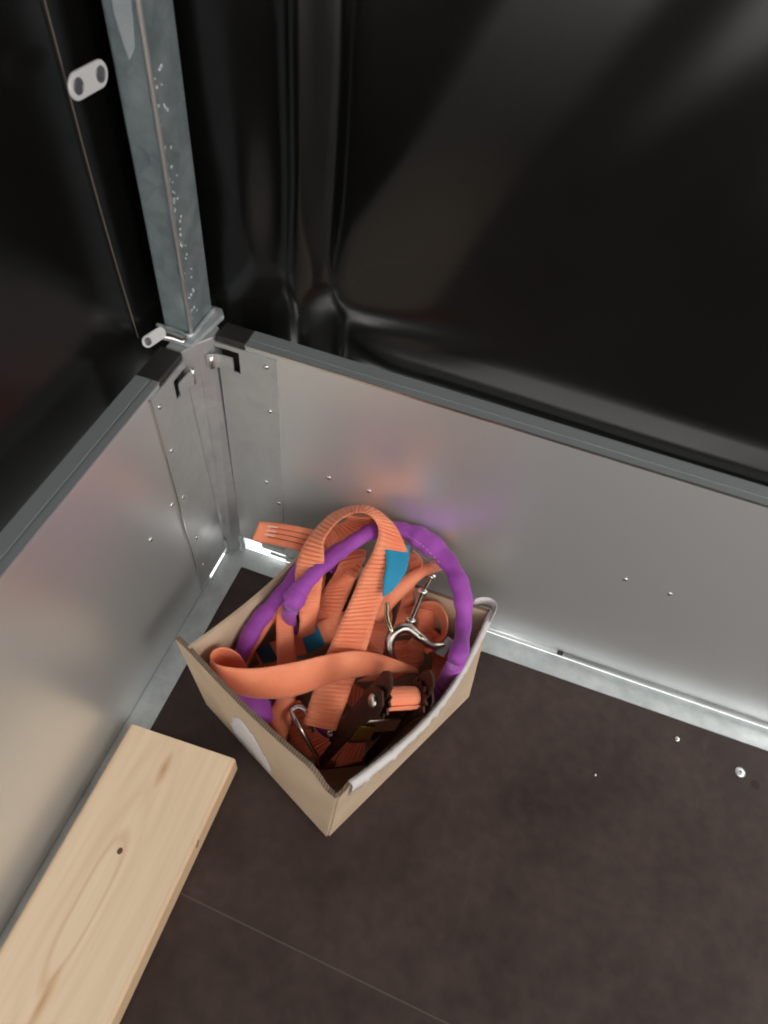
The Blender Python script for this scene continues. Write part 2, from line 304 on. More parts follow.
TUBE={
 'sling': [(0.1449, -0.1283, 0.15), (0.1476, -0.1138, 0.157), (0.1554, -0.0953, 0.163), (0.1651, -0.0745, 0.17), (0.1769, -0.0581, 0.176), (0.1907, -0.0392, 0.18), (0.2043, -0.0248, 0.178), (0.2255, -0.0145, 0.1725), (0.2473, -0.0152, 0.1705), (0.2717, -0.0249, 0.168), (0.294, -0.0421, 0.163), (0.3092, -0.0644, 0.155), (0.3176, -0.0888, 0.142), (0.3197, -0.1269, 0.1475), (0.3155, -0.1198, 0.0625), (0.2963, -0.1386, 0.035), (0.2511, -0.1728, 0.02), (0.2046, -0.1966, 0.022), (0.1632, -0.2033, 0.035), (0.1452, -0.2139, 0.072), (0.1228, -0.2134, 0.08), (0.1013, -0.1894, 0.072), (0.1059, -0.1746, 0.09), (0.1111, -0.1495, 0.1125), (0.1197, -0.1216, 0.122), (0.1301, -0.0918, 0.1305), (0.1414, -0.06, 0.14), (0.1634, -0.0555, 0.1225), (0.1736, -0.0573, 0.075), (0.1739, -0.0927, 0.045), (0.1564, -0.1214, 0.05), (0.1433, -0.1238, 0.08), (0.1402, -0.128, 0.12)],
}
PTS={
 'label': [(0.2139, -0.0456, 0.179), (0.237, -0.0304, 0.172), (0.2419, -0.0479, 0.168), (0.2422, -0.0631, 0.163), (0.2367, -0.081, 0.158), (0.229, -0.0924, 0.156), (0.2247, -0.0782, 0.166), (0.2214, -0.0628, 0.173)],
 'hook_rod': [(0.2681, -0.0343, 0.135), (0.2648, -0.0535, 0.13), (0.264, -0.0695, 0.125), (0.263, -0.0864, 0.12), (0.2647, -0.098, 0.115)],
 'hook_wire': [(0.2335, -0.0839, 0.135), (0.2381, -0.096, 0.13), (0.2463, -0.1065, 0.125), (0.2518, -0.1087, 0.12)],
 'hook_curve': [(0.2615, -0.1223, 0.088), (0.254, -0.1232, 0.105), (0.2494, -0.1157, 0.115), (0.2519, -0.105, 0.122), (0.2623, -0.0968, 0.122), (0.278, -0.0986, 0.115), (0.2925, -0.0977, 0.105), (0.3045, -0.0904, 0.1)],
 'lowhook': [(0.1763, -0.207, 0.075), (0.1857, -0.2167, 0.078), (0.1963, -0.2234, 0.072), (0.2079, -0.2302, 0.06), (0.2163, -0.2339, 0.05)],
 'rat': [(0.2597, -0.1923, 0.094), (0.2389, -0.2403, 0.065), (0.3121, -0.1266, 0.1), (0.2392, -0.1575, 0.1), (0.2169, -0.242, 0.06), (0.261, -0.2321, 0.065), (0.2962, -0.1546, 0.1)],
 'stitch': [(0.2334, -0.027, 0.183), (0.2505, -0.0306, 0.18), (0.2754, -0.0428, 0.176)],
 'stitchb': [(0.2428, -0.0373, 0.176), (0.2598, -0.0409, 0.173), (0.2799, -0.0462, 0.17)],
}


# ------------------------------------------------------------ structure
XE, YE, ZT, H, TH = 2.1, -1.30, 1.55, .35, .0205
bm = newbm()
# floor board ends at the panels' inner faces (daylight shows under the panels at the corner)
box(bm, (0.0, YE, -.015), (XE, 0.0, 0.0))
fl = struct('floor', bm, FLOOR)
# joint line between two floor boards
bm = newbm(); prism(bm, [(0.0, -.3795, .0), (1.4, -.449, .0), (1.4, -.4502, .0), (0.0, -.3807, .0)], (0, 0, .0002))
obj('board_joint', bm, mat('pale_joint_line', (.09, .068, .06), .7), fl)

def rivet(parent, pos, nrm, r=.0026, h=.0014, m=STEEL, name='rivet'):
    bm = newbm(); disc(bm, pos, nrm, r, h); return obj(name, bm, m, parent, smooth=True)

# right drop side (along +x)
bm = newbm()
box(bm, (.045, 0, .0165), (XE, TH, H - .0005))
wr = struct('wall_right', bm, ALU)
bm = newbm(); box(bm, (.013, .012, .024), (.0449, TH, .3444)); obj('hollow_back', bm, DARK, wr)
bm = newbm()
box(bm, (.045, -.0008, H - .0005), (XE, .0062, H + .0008)); box(bm, (.045, .0062, H - .0005), (XE, .0085, H - .0001))
box(bm, (.045, .0085, H - .0005), (XE, TH + .001, H + .0008))
obj('top_rail', bm, GREYTRIM, wr)
bm = newbm(); box(bm, (.045, -.0011, H - .0012), (XE, -.0004, H + .0009)); obj('top_lip', bm, STEEL, wr)
bm = newbm(); box(bm, (.016, .0, .3445), (.045, TH + .001, H + .0012)); obj('end_cap', bm, BLACKPL, wr, bevel=.001)
# riveted galvanised end plate with a slot for the latch
bm = newbm(); y0, y1 = -.0016, .0
sx0, sx1, sz0, sz1 = .0135, .0385, .3145, .3395
box(bm, (.0165, y0, .028), (.0775, y1, sz0)); box(bm, (.0135, y0, sz1), (.0765, y1, .3445)); box(bm, (sx1, y0, sz0), (.0765, y1, sz1))
o = obj('end_plate', bm, GALV2, wr)
for x, z in ((.0655, .333), (.0672, .276), (.0585, .160), (.0725, .128)) : rivet(wr, (x, -.0016, z), (0, -1, 0))
for x, z in ((.132, .201), (.178, .201), (.458, .194), (.504, .194), (.83, .194), (.876, .194)): rivet(wr, (x, 0, z), (0, -1, 0), .0028, .0012)
# bottom bead and the galvanised ledge screwed on the floor
bm = newbm(); tube(bm, [(.058, -.0012, .0128), (.30, -.0012, .0128), (.442, -.0012, .0128)], .0022, 8); tube(bm, [(.449, -.0012, .0126), (XE, -.0012, .0128)], .0022, 8)
obj('bottom_bead', bm, GALV, wr, smooth=True)
bm = newbm(); box(bm, (.078, .0004, .0015), (XE, .0035, .0168)); obj('bottom_flange', bm, ALU, wr)
bm = newbm(); tube(bm, [(.4425, -.0012, .0124), (.449, -.0012, .0124)], .0030, 8); obj('joint_clip', bm, BLACKPL, wr)
bm = newbm(); box(bm, (0.0, -.0284, 0.0), (XE, -.0002, .0015)); struct('trim_1', bm, GALV)

# left drop side (along -y)
bm = newbm()
box(bm, (-TH, YE, .0045), (0, -.060, .010)); box(bm, (-TH, YE, .010), (0, -.075, H - .0005))
wl = struct('wall_left', bm, ALU)
bm = newbm(); box(bm, (-TH, -.0749, .014), (-.012, -.019, .3444)); obj('hollow_back', bm, DARK, wl)
bm = newbm()
box(bm, (-.0062, YE, H - .0005), (.0008, -.075, H + .0008)); box(bm, (-.0085, YE, H - .0005), (-.0062, -.075, H - .0001))
box(bm, (-TH - .001, YE, H - .0005), (-.0085, -.075, H + .0008)); obj('top_rail', bm, GREYTRIM, wl)
bm = newbm(); box(bm, (-TH - .001, -.075, .3445), (.0, -.034, H + .0012)); obj('end_cap', bm, BLACKPL, wl, bevel=.001)
bm = newbm(); x0, x1 = 0.0, .0016
box(bm, (x0, -.0885, .010), (x1, -.0, .0101))
bm.free(); bm = newbm()
# plate edge leans slightly, as the foot of the side is narrower than its top
prism(bm, [(0, -.0925, .314), (0, -.0565, .314), (0, -.0565, .336), (0, -.0935, .336)], (x1, 0, 0))
prism(bm, [(0, -.0935, .336), (0, -.0345, .336), (0, -.0345, .3445), (0, -.0938, .3445)], (x1, 0, 0))
prism(bm, [(0, -.083, .0125), (0, -.0180, .0125), (0, -.0362, .314), (0, -.0925, .314)], (x1, 0, 0))
obj('end_plate', bm, GALV2, wl)
bm = newbm(); prism(bm, [(0, -.0938, .3445), (0, -.0922, .3445), (0, -.0815, .0105), (0, -.083, .0105)], (.0021, 0, 0)); obj('plate_edge', bm, STEEL, wl)
for y, z in ((-.083, .329), (-.080, .269), (-.071, .111), (-.071, .053), (-.0785, .195)): rivet(wl, (.0016, y, z), (1, 0, 0))
for y, z in ((-.096, .202), (-.139, .198), (-.52, .198), (-.566, .198)): rivet(wl, (0, y, z), (1, 0, 0), .0028, .0012)
bm = newbm(); box(bm, (.0002, YE, 0.0), (.0284, -.0284, .0015)); struct('trim_2', bm, GALV)
bm = newbm(); box(bm, (-.0185, YE, -.002), (-.0005, -.058, .0043)); struct('trim_3', bm, GALV)

# remaining shell of the trailer: front drop side, roof, cargo curtains
bm = newbm(); box(bm, (XE, YE, 0), (XE + TH, 0, H)); struct('wall_front', bm, ALU)
bm = newbm(); box(bm, (-TH, YE - TH, 0), (XE + TH, YE, H)); struct('wall_back', bm, ALU)
def sheet(name, fn, nu, nv, m, label=None, thick=.0012):
    bm = newbm(); g = [[bm.verts.new(fn(u / nu, v / nv)) for v in range(nv + 1)] for u in range(nu + 1)]
    for i in range(nu):
        for j in range(nv): bm.faces.new((g[i][j], g[i + 1][j], g[i + 1][j + 1], g[i][j + 1]))
    o = obj(name, bm, m, smooth=True)
    s = o.modifiers.new('solid', 'SOLIDIFY'); s.thickness = thick; s.offset = 0
    return o
bm = newbm(); box(bm, (-.06, YE, ZT), (XE + .05, .06, ZT + .01)); struct('ceiling', bm, TARP)
def sstep(a, b, x):
    t = max(0, min(1, (x - a) / (b - a))); return t * t * (3 - 2 * t)
def gauss(x, s): return math.exp(-(x / s) ** 2)
def tarp_r(u, v):
    x = -.052 + (XE + .052) * (u ** 1.5); z = .245 + (ZT - .245) * v
    y = .040
    # slack diagonal billows
    d = (x - .212) * .90 - (z - .54) * .43
    y += (-.026 * gauss(d, .070) if d < 0 else -.026 * gauss(d, .05)) * sstep(.37, .43, z)
    d2 = (x - .29) * .86 - (z - .52) * .52
    y += -.008 * gauss(d2, .035) * sstep(.36, .42, z) * sstep(.9, .6, z)
    y += .006 * noise.noise(Vector((x * 2.0, z * 1.2, .3))) + .0012 * noise.noise(Vector((x * 9, z * 5, 3.3)))
    # hem pulled in against the outside of the panel
    y += -.0135 * gauss(z - .352, .020) * sstep(.12, .18, x)
    # pocket fold beside the post
    y += -.012 * gauss(x - .086 - .02 * (.55 - z) * .5, .010) - .006 * gauss(x - .035, .02) * (.6 + .5 * math.sin(z * 30)) * gauss(z - .46, .12) + .009 * gauss(x - .110 - .03 * (.55 - z), .006)
    return (x, max(y, .0245), z)
tr = sheet('tarpaulin_curtain', tarp_r, 190, 110, TARP)
tag(tr, 'black glossy tarpaulin curtain with broad diagonal folds behind the right panel', 'tarpaulin', 'black tarpaulin curtains')
def tarp_l(u, v):
    y = .060 + (YE - .060) * (u ** 1.5); z = .245 + (ZT - .245) * v
    x = -.044
    x += .003 * noise.noise(Vector((y * 4, z * 2.0, 7.1))) + .0008 * noise.noise(Vector((y * 14, z * 6, 1.2)))
    return (min(x, -.0265), y, z)
tl = sheet('tarpaulin_curtain', tarp_l, 150, 110, TARP)
tag(tl, 'black tarpaulin curtain with a thin hanging cord behind the left panel', 'tarpaulin', 'black tarpaulin curtains')
def tarp_f(u, v):
    y = YE * u; z = .3 + (ZT - .3) * v
    return (XE + .035 + .015 * math.sin(y * 17), y, z)
tf = sheet('tarpaulin_curtain', tarp_f, 60, 10, TARP); tag(tf, 'black tarpaulin curtain at the far right end of the trailer', 'tarpaulin', 'black tarpaulin curtains')

# ------------------------------------------------------------ corner post
post = thing('corner_post', 'galvanised steel corner post rising between the two aluminium panels', 'post', (-.01, 0, 0))
bm = newbm()
low = [(-.002, -.0335), (.0045, -.0165), (.0135, -.0015), (.0135, .012), (-.002, .024), (-.018, .012), (-.018, -.0325)]
bot = [(-.002, -.0145), (.006, -.0105), (.0175, -.0015), (.0175, .012), (-.002, .024), (-.018, .012), (-.018, -.0125)]
vb = [bm.verts.new((x, y, .001)) for x, y in bot]; vt = [bm.verts.new((x, y, .350)) for x, y in low]; n = len(vb)
bm.faces.new(vb[::-1]); bm.faces.new(vt)
for i in range(n): bm.faces.new((vb[i], vb[(i + 1) % n], vt[(i + 1) % n], vt[i]))
part('lower_profile', bm, galv('galvanised_lower_post', (.42, .44, .45), (.62, .62, .61), .34, 40, .6), post, bevel=.0015)
bm = newbm(); prism(bm, [(-.0275, -.0145, .3565), (-.0005, -.0145, .3565), (-.0005, .0265, .3565), (-.0275, .0265, .3565)], (0, 0, ZT - .3565))
part('upper_tube', bm, POST, post, bevel=.0022)
bm = newbm(); tube(bm, [(-.0004, -.0144, .3565), (-.0004, -.0144, ZT)], .0021, 8); part('folded_edge', bm, mat('worn_zinc_edge', (.62, .61, .60), .35, .6), post, smooth=True)
bm = newbm(); prism(bm, [(-.031, -.0255, .3506), (.0055, -.0255, .3506), (.012, .0245, .3506), (.006, .033, .3506), (-.031, .033, .3506)], (0, 0, .005))
part('seat_plate', bm, GALV, post, bevel=.0012)
bm = newbm(); rb = random.Random(11)
for k in range(70):
    z = .37 + .20 * rb.random() ** 1.3; y = -.0110 + .012 * rb.random() ** 2; disc(bm, (-.0006, y, z), (1, 0, 0), .0007 + .0011 * rb.random(), .0006, 7)
part('zinc_blobs', bm, GALV, post, smooth=True)
bm = newbm(); run = [(-.0225, .66), (-.018, .64), (-.019, .60), (-.0165, .585), (-.014, .575), (-.0085, .583), (-.006, .60), (-.0045, .63), (-.004, .66)]
prism(bm, [(x, -.0149, z) for x, z in run], (0, .0006, 0)); part('zinc_run', bm, galv('pale_zinc', (.44, .50, .52), (.66, .70, .72), .4, 30, .5), post, smooth=False, bevel=.0002)
# weld bead round the foot of the upper tube
bm = newbm(); tube(bm, catmull([(-.034, -.016, .3575), (-.017, -.0165, .358), (.0, -.016, .3575), (.0015, .005, .358), (.001, .027, .3575)], 8), .0019, 8, rfun=lambda i, n: 1 + .12 * math.sin(i * 1.3)); part('weld_bead', bm, GALV, post, smooth=True)
# foot weld
bm = newbm(); tube(bm, catmull([(.0185, -.004, .0035), (.0195, -.003, .014), (.017, -.002, .03)], 6), .0042, 8); tube(bm, catmull([(-.001, -.016, .002), (.001, -.0145, .012), (.0, -.016, .03)], 6), .0034, 8); part('foot_weld', bm, GALV, post, smooth=True)
# latch hooks that reach into the slots of the end plates
bm = newbm()
lh = [(.009, -.0105, .0), (.0135, -.0085, .0), (.0185, -.0055, .0), (.0255, -.0048, 0), (.0335, -.0048, 0)]
st = [((x, y, .3185 - .0012 * i * .0), (x, y, .3345)) for i, (x, y, z) in enumerate(lh)]
bm = ribbon(st, ribbed=False, cols=2, thick=.0026); part('latch_hook', bm, GALV2, post, smooth=False)
bm = newbm(); tube(bm, [(.0135, -.0095, .319), (.0135, -.0095, .334)], .0026, 8); part('hook_knuckle', bm, STEEL, post, smooth=True)
lh = [(.003, -.0295), (.0068, -.0335), (.0052, -.041), (.0046, -.0475), (.0046, -.0535)]
bm = ribbon([((x, y, .3165), (x, y, .3325)) for x, y in lh], ribbed=False, cols=2, thick=.0026); part('latch_hook', bm, GALV2, post)
bm = newbm(); tube(bm, [(.0062, -.0325, .3165), (.0062, -.0325, .3335)], .0024, 8); part('hook_knuckle', bm, STEEL, post, smooth=True)
# bent arm welded on the seat plate, carrying an eyelet tab
bm = ribbon([((.000, -.0200, .3575), (.000, -.029, .3580)), ((-.008, -.0235, .362), (-.009, -.0310, .3600)), ((-.017, -.026, .3645), (-.017, -.034, .361)), ((-.0235, -.0300, .3665), (-.0225, -.038, .362)), ((-.029, -.034, .3665), (-.027, -.043, .364))], ribbed=False, cols=3, thick=.0028)
part('bent_arm', bm, STEEL, post, smooth=True)

def oval_plate(centre, ux, uy, half, r, holes, root, base='plate', hr=.0032):
    """stadium plate with two through-looking eyelets; ux long axis, uy short axis"""
    ux = Vector(ux).normalized(); uy = Vector(uy); uy = (uy - ux * uy.dot(ux)).normalized(); nz = ux.cross(uy); c = Vector(centre)
    pts = []
    for k in range(13): a = -math.pi / 2 + math.pi * k / 12; pts.append(c + ux * (half + r * math.cos(a)) + uy * r * math.sin(a))
    for k in range(13): a = math.pi / 2 + math.pi * k / 12; pts.append(c + ux * (-half + r * math.cos(a)) + uy * r * math.sin(a))
    if nz.dot(Vector((1, -1, 1))) < 0: nz = -nz
    bm = newbm(); prism(bm, pts, nz * .002); part(base, bm, WHITEPL, root, bevel=.0006)
    for s in holes:
        bm = newbm(); cc = c + ux * s * half + nz * .002; ring = [cc + (ux * math.cos(t) + uy * math.sin(t)) * hr for t in [2 * math.pi * i / 16 for i in range(17)]]
        tube(bm, ring, .0007, 6, caps=False); disc(bm, cc - nz * .0001, nz, hr, .0004); part('eyelet', bm, GROM, root, smooth=True)
p1 = thing('eyelet_tab', 'white oval tab with two eyelets high on the left tarpaulin', 'tab', (-.0235, -.0505, .563), 'white oval eyelet tabs')
oval_plate((-.0225, -.0500, .5735), (.00, .0230, -.001), (0, 0, 1), .0118, .0080, (-1, 1), p1, hr=.0043)
p2 = thing('eyelet_tab', 'small white oval tab on the bent arm at the foot of the post', 'tab', (-.020, -.05, .37), 'white oval eyelet tabs')
oval_plate((-.0200, -.0430, .3680), (-.004, -.0180, .001), (-.006, .001, .010), .0080, .0052, (1,), p2, hr=.0028)
bm = newbm(); cord = []
for t in [i / 20 for i in range(21)]:
    z = .70 - .345 * t; y = -.0495 + .0125 * t ** 1.4 + .001 * math.sin(t * 7)
    X_ = tarp_l(((.060 - y) / (.060 - YE)) ** (1 / 1.5), (z - .245) / (ZT - .245)); cord.append((X_[0] + .0022, y, z))
tube(bm, cord, .0004, 6); o = recentre(obj('hanging_cord', bm, mat('dull_cord', (.16, .13, .10), .6), smooth=True)); tag(o, 'thin dull cord hanging down the left black tarpaulin', 'cord')

# ------------------------------------------------------------ pine plank
PX0, PX1, PY0, PZ0, PZ1 = .0185, .1370, -.262, .0018, .0365
plank = thing('pine_plank', 'pale planed pine plank lying on the floor along the left panel', 'plank', ((PX0 + PX1) / 2, PY0, PZ0))
bm = newbm(); N_ = 24
# cross-section with rounded arrises swept along the length, slightly ragged sawn end
cs = []
rr = .0035
for cx, cz, a0 in ((PX1 - rr, PZ0 + rr, -90), (PX1 - rr, PZ1 - rr, 0), (PX0 + rr, PZ1 - rr, 90), (PX0 + rr, PZ0 + rr, 180)):
    for k in range(4): a = math.radians(a0 + 30 * k); cs.append((cx + rr * math.cos(a), cz + rr * math.sin(a)))
rows = []
ys = [PY0, PY0 - .002] + [PY0 - .002 - (1.0 - .262) * (i / 10) for i in range(1, 11)]
for i, y in enumerate(ys):
    rows.append([bm.verts.new((x, y - ((.139 - x) * .042 if i < 2 else 0) + (.0006 * math.sin(x * 900) if i == 0 else 0), z)) for x, z in cs])
K = len(cs)
for i in range(len(rows) - 1):
    for k in range(K): bm.faces.new((rows[i][k], rows[i][(k + 1) % K], rows[i + 1][(k + 1) % K], rows[i + 1][k]))
bm.faces.new(rows[0]); bm.faces.new(rows[-1][::-1])
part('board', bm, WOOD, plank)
bm = newbm(); disc(bm, (.0733, -.3768, PZ1 - .0002), (0, 0, 1), .0030, .0003, 12); bmesh.ops.scale(bm, verts=bm.verts[:], vec=(1, 1.2, 1), space=Matrix.Translation((-.0733, .3768, 0))); part('knot', bm, KNOT, plank)
bm = newbm(); prism(bm, [(PX1 - .004, -.345, PZ1 - .004), (PX1 + .0003, -.343, PZ1 - .006), (PX1 + .0003, -.349, PZ1 - .012), (PX1 - .003, -.350, PZ1 - .0035)], (0, 0, .0037)); part('bark_nick', bm, KNOT, plank)

# ------------------------------------------------------------ screws and flecks on the floor
def screw(x, y, r, label, m=STEEL):
    bm = newbm(); disc(bm, (0, 0, 0), (0, 0, 1), r, .0018, 20)
    o = obj('screw_head', bm, m, smooth=True); o.location = (x, y, 0); tag(o, label, 'screw', 'screw heads in the floor'); return o
sc = screw(.6748, -.0660, .0060, 'large shiny round screw head in the brown floor near the right panel', mat('shiny_screw', (.8, .85, .84), .3, .6))
bm = newbm(); box(bm, (-.0025, -.0006, .0017), (.0025, .0006, .0020)); box(bm, (-.0006, -.0025, .0017), (.0006, .0025, .0020)); obj('cross_slot', bm, GROM, sc)
bm = newbm(); disc(bm, (.6925, -.0745, 0), (0, 0, 1), .0055, .0003, 16); obj('screw_hole', bm, mat('dark_hole', (.03, .018, .015), .8), fl)
screw(.6006, -.0529, .0032, 'small pale screw head between the ledge and the big screw')
screw(.5124, -.1294, .0016, 'tiny pale fleck of a screw head out on the open floor')

# ------------------------------------------------------------ cardboard box
BH = .130
BB = {'f': (.252, -.290), 'l': (.088, -.214), 'b': (.160, -.036), 'r': (.352, -.092)}     # bottom corners
BT = {'f': (.2535, -.2775), 'l': (.066, -.2035), 'b': (.132, -.038), 'r': (.3395, -.0490)}  # rim corners
crate = thing('cardboard_box', 'open brown cardboard box full of tangled orange straps in the corner', 'box', (.21, -.16, .0018))
cx0 = Vector((.21, -.16, 0))
def wall(a, b, h0, h1, bow=0.0, thick=.0042, z0=.0018, ext=0.0, prof=None, nu=40, nv=10, rag=0.0):
    """one side of the box between bottom corners a,b; top edge profile h(u); inner & outer skin + rim"""
    A0, B0, A1, B1 = Vector((*BB[a], 0)), Vector((*BB[b], 0)), Vector((*BT[a], 0)), Vector((*BT[b], 0))
    bm = newbm(); outs = []; ins = []
    for i in range(nu + 1):
        u = i / nu * (1 + ext)
        p0 = A0.lerp(B0, u); p1 = A1.lerp(B1, u); d = (B0 - A0).normalized(); nrm = Vector((d.y, -d.x, 0))
        if nrm.dot(A0.lerp(B0, .5) - cx0) < 0: nrm = -nrm
        hh = (prof(u) if prof else BH); co = []; ci = []
        for j in range(nv + 1):
            t = j / nv; z = z0 + hh * t; tt = z / BH
            c = p0.lerp(p1, tt) + nrm * (bow * math.sin(math.pi * min(1, u)) * tt ** 1.3)
            if u > 1: c = p0.lerp(p1, tt) + nrm * 0
            rg = rag * noise.noise(Vector((u * 60, t * 3, 2))) * t
            co.append(bm.verts.new((c.x + nrm.x * (thick / 2 + rg), c.y + nrm.y * (thick / 2 + rg), z))); ci.append(bm.verts.new((c.x - nrm.x * thick / 2, c.y - nrm.y * thick / 2, z)))
        outs.append(co); ins.append(ci)
    for i in range(nu):
        for j in range(nv):
            bm.faces.new((outs[i][j], outs[i + 1][j], outs[i + 1][j + 1], outs[i][j + 1])); bm.faces.new((ins[i][j], ins[i][j + 1], ins[i + 1][j + 1], ins[i + 1][j]))
        f = bm.faces.new((outs[i][nv], outs[i + 1][nv], ins[i + 1][nv], ins[i][nv])); f.material_index = 1
        bm.faces.new((outs[i][0], ins[i][0], ins[i + 1][0], outs[i + 1][0]))
    for i in (0, nu):
        for j in range(nv):
            f = bm.faces.new((outs[i][j], outs[i][j + 1], ins[i][j + 1], ins[i][j]))
            if i == nu: f.material_index = 1
    return bm
def prof_fl(u):      # torn down beside the front corner
    h = BH - .004 * u * 0
    h -= .021 * sstep(.17, .05, u)
    return h + .0012 * math.sin(u * 60)
def sst(a, b, x): return sstep(a, b, x)
def prof_fl2(u):
    return BH - .019 * (1 - sstep(.05, .17, u)) + .0010 * noise.noise(Vector((u * 30, 0, 0)))
part('box_side', wall('f', 'l', 0, 0, bow=.004, prof=prof_fl2, ext=.085, thick=.005), [CARD, CARDEDGE], crate)
def prof_fr(u):
    return BH - .016 * (1 - sstep(.02, .05, u)) + .0035 * math.sin(u * 5) + .0016 * noise.noise(Vector((u * 40, 1, 0)))
part('box_side', wall('f', 'r', 0, 0, bow=.020, prof=prof_fr, rag=.002), [CARD, CARDEDGE], crate)
part('box_side', wall('l', 'b', 0, 0, bow=-.005, thick=.0036), [CARD, CARD], crate)
part('box_side', wall('r', 'b', 0, 0, bow=-.003, prof=lambda u: BH - .002 - .006 * u), [CARD, CARDEDGE], crate)
bm = newbm(); prism(bm, [(*BB[k], .0016) for k in 'fr'] + [(*BB['b'], .0016), (*BB['l'], .0016)], (0, 0, .003)); part('box_bottom', bm, CARD, crate)
# white torn paper layer folded over the rim of the near right side
def rim_pt(u, out, dz, a='f', b='r', bow=.020, prof=prof_fr):
    A0, B0, A1, B1 = Vector((*BB[a], 0)), Vector((*BB[b], 0)), Vector((*BT[a], 0)), Vector((*BT[b], 0))
    d = (B0 - A0).normalized(); nrm = Vector((d.y, -d.x, 0))
    if nrm.dot(A0.lerp(B0, .5) - cx0) < 0: nrm = -nrm
    z = .0018 + prof(u) + dz; tt = z / BH
    c = A0.lerp(B0, u).lerp(A1.lerp(B1, u), tt) + nrm * (bow * math.sin(math.pi * min(1, u)) * tt ** 1.3 + out); return Vector((c.x, c.y, z))
st = []
for i in range(81):
    u = .045 + .955 * i / 80; w = .030 * (.75 + .25 * math.sin(u * 7)) * (1 - .45 * u)
    st.append([rim_pt(u, -.0010 + .0008 * noise.noise(Vector((u * 90, 0, 0))), .0006), rim_pt(u, .0038, .0012), rim_pt(u, .0050 + .0030 * noise.noise(Vector((u * 38, 5, 0))), -w * .5), rim_pt(u, .0036, -w * (1 + .55 * noise.noise(Vector((u * 26, 9, 0)))))])
bm = newbm(); g = [[bm.verts.new(p) for p in r] for r in st]
for i in range(80):
    for j in range(3): bm.faces.new((g[i][j], g[i + 1][j], g[i + 1][j + 1], g[i][j + 1]))
o = part('torn_paper_rim', bm, PAPER, crate, smooth=True); s = o.modifiers.new('s', 'SOLIDIFY'); s.thickness = .0006; s.offset = 1
o['label'] = 'crumpled white torn paper rim'
# curled white paper loop at the right corner
crn = rim_pt(1.0, 0, 0)
bm = ribbon([((crn.x + dx, crn.y + dy, BH - .012), (crn.x + dx, crn.y + dy, BH + .006)) for dx, dy in ((.004, -.012), (.006, .004), (.002, .011), (-.007, .012), (-.015, .008), (-.019, .004))], ribbed=False, cols=3, thick=.0014)
part('paper_curl', bm, PAPER, crate, smooth=True)
# white scuffed patch on the near left side
def fl_pt(u, t, out):
    A0, B0, A1, B1 = Vector((*BB['f'], 0)), Vector((*BB['l'], 0)), Vector((*BT['f'], 0)), Vector((*BT['l'], 0))
    d = (B0 - A0).normalized(); nrm = Vector((d.y, -d.x, 0))
    if nrm.dot(A0.lerp(B0, .5) - cx0) < 0: nrm = -nrm
    c = A0.lerp(B0, u).lerp(A1.lerp(B1, u), t) + nrm * (.004 * math.sin(math.pi * u) * t ** 1.3 + out); return Vector((c.x, c.y, t * BH + .0018))
bm = newbm(); g = []
for i in range(15):
    u = .46 + .34 * i / 14; lo = .05 + .03 * math.sin(i * 1.9); hi = lo + .62 * math.sin(math.pi * (i + 1.3) / 17) + .03 * math.sin(i * 2.3)
    g.append([bm.verts.new(fl_pt(u, lo + (hi - lo) * k / 4, .0029)) for k in range(5)])
for i in range(14):
    for j in range(4): bm.faces.new((g[i][j], g[i + 1][j], g[i + 1][j + 1], g[i][j + 1]))
o = part('white_label_remnant', bm, PAPER, crate, smooth=True); s = o.modifiers.new('s', 'SOLIDIFY'); s.thickness = .0003; s.offset = 0

# ------------------------------------------------------------ straps, sling, hooks, ratchet buckle
def strap(name, label, keys, cat='strap', group='tangled orange lashing straps in the box'):
    allp = [Vector(p) for k in keys for s in RIB[k[0]] for p in s]
    c = sum(allp, Vector()) / len(allp); c.z = min(p.z for p in allp)
    t = thing(name, label, cat, c, group)
    for k, kw in keys:
        part('webbing', ribbon(RIB[k], **kw), ORANGE, t, smooth=True)
    return t
S1 = strap('lashing_strap', 'broad ribbed orange strap arching over the top with a bright blue label', [('broad', {}), ('inner', {})])
S2 = strap('lashing_strap', 'smooth wide orange strap lying across the front half of the box', [('smooth', dict(ribbed=False, cols=10, crown=.0015))])
S3 = strap('lashing_strap', 'orange strap tail poking out over the back left rim of the box', [('tail', dict(ribbed=False))])
S4 = strap('lashing_strap', 'narrow folded orange strap hung in an upturned V beside the purple knot', [('vleft', dict(period=.003, amp=.0003, thick=.004))])
S5 = strap('lashing_strap', 'orange strap slanting between the purple sling and the broad ribbed strap', [('mid', {})])
S6 = strap('lashing_strap', 'orange strap with two dark blue bands crossing under the upturned V', [('cross', dict(ribbed=False))])
S7 = strap('lashing_strap', 'crumpled orange strap end drooping in the front left part of the box', [('leaf', dict(ribbed=False, crown=.004)), ('leafb', dict(ribbed=False, crown=-.003))])
S8 = strap('lashing_strap', 'bunched orange strap pulled tight towards the upper metal hook', [('bunch', dict(ribbed=False, crown=.005)), ('bunchb', dict(amp=.0003, crown=.004))])
S9 = strap('lashing_strap', 'orange strap curled in a loop at the right inside the purple sling', [('coilr', dict(period=.003, amp=.0003)), ('coilm', dict(period=.003)), ('low', {})])
S10 = strap('lashing_strap', 'ribbed orange strap folded low behind the curved hook', [('under', {})])
S11 = strap('lashing_strap', 'orange strap lying deep in the dark bottom of the box', [('deepa', {}), ('deepb', {}), ('deepc', {})])
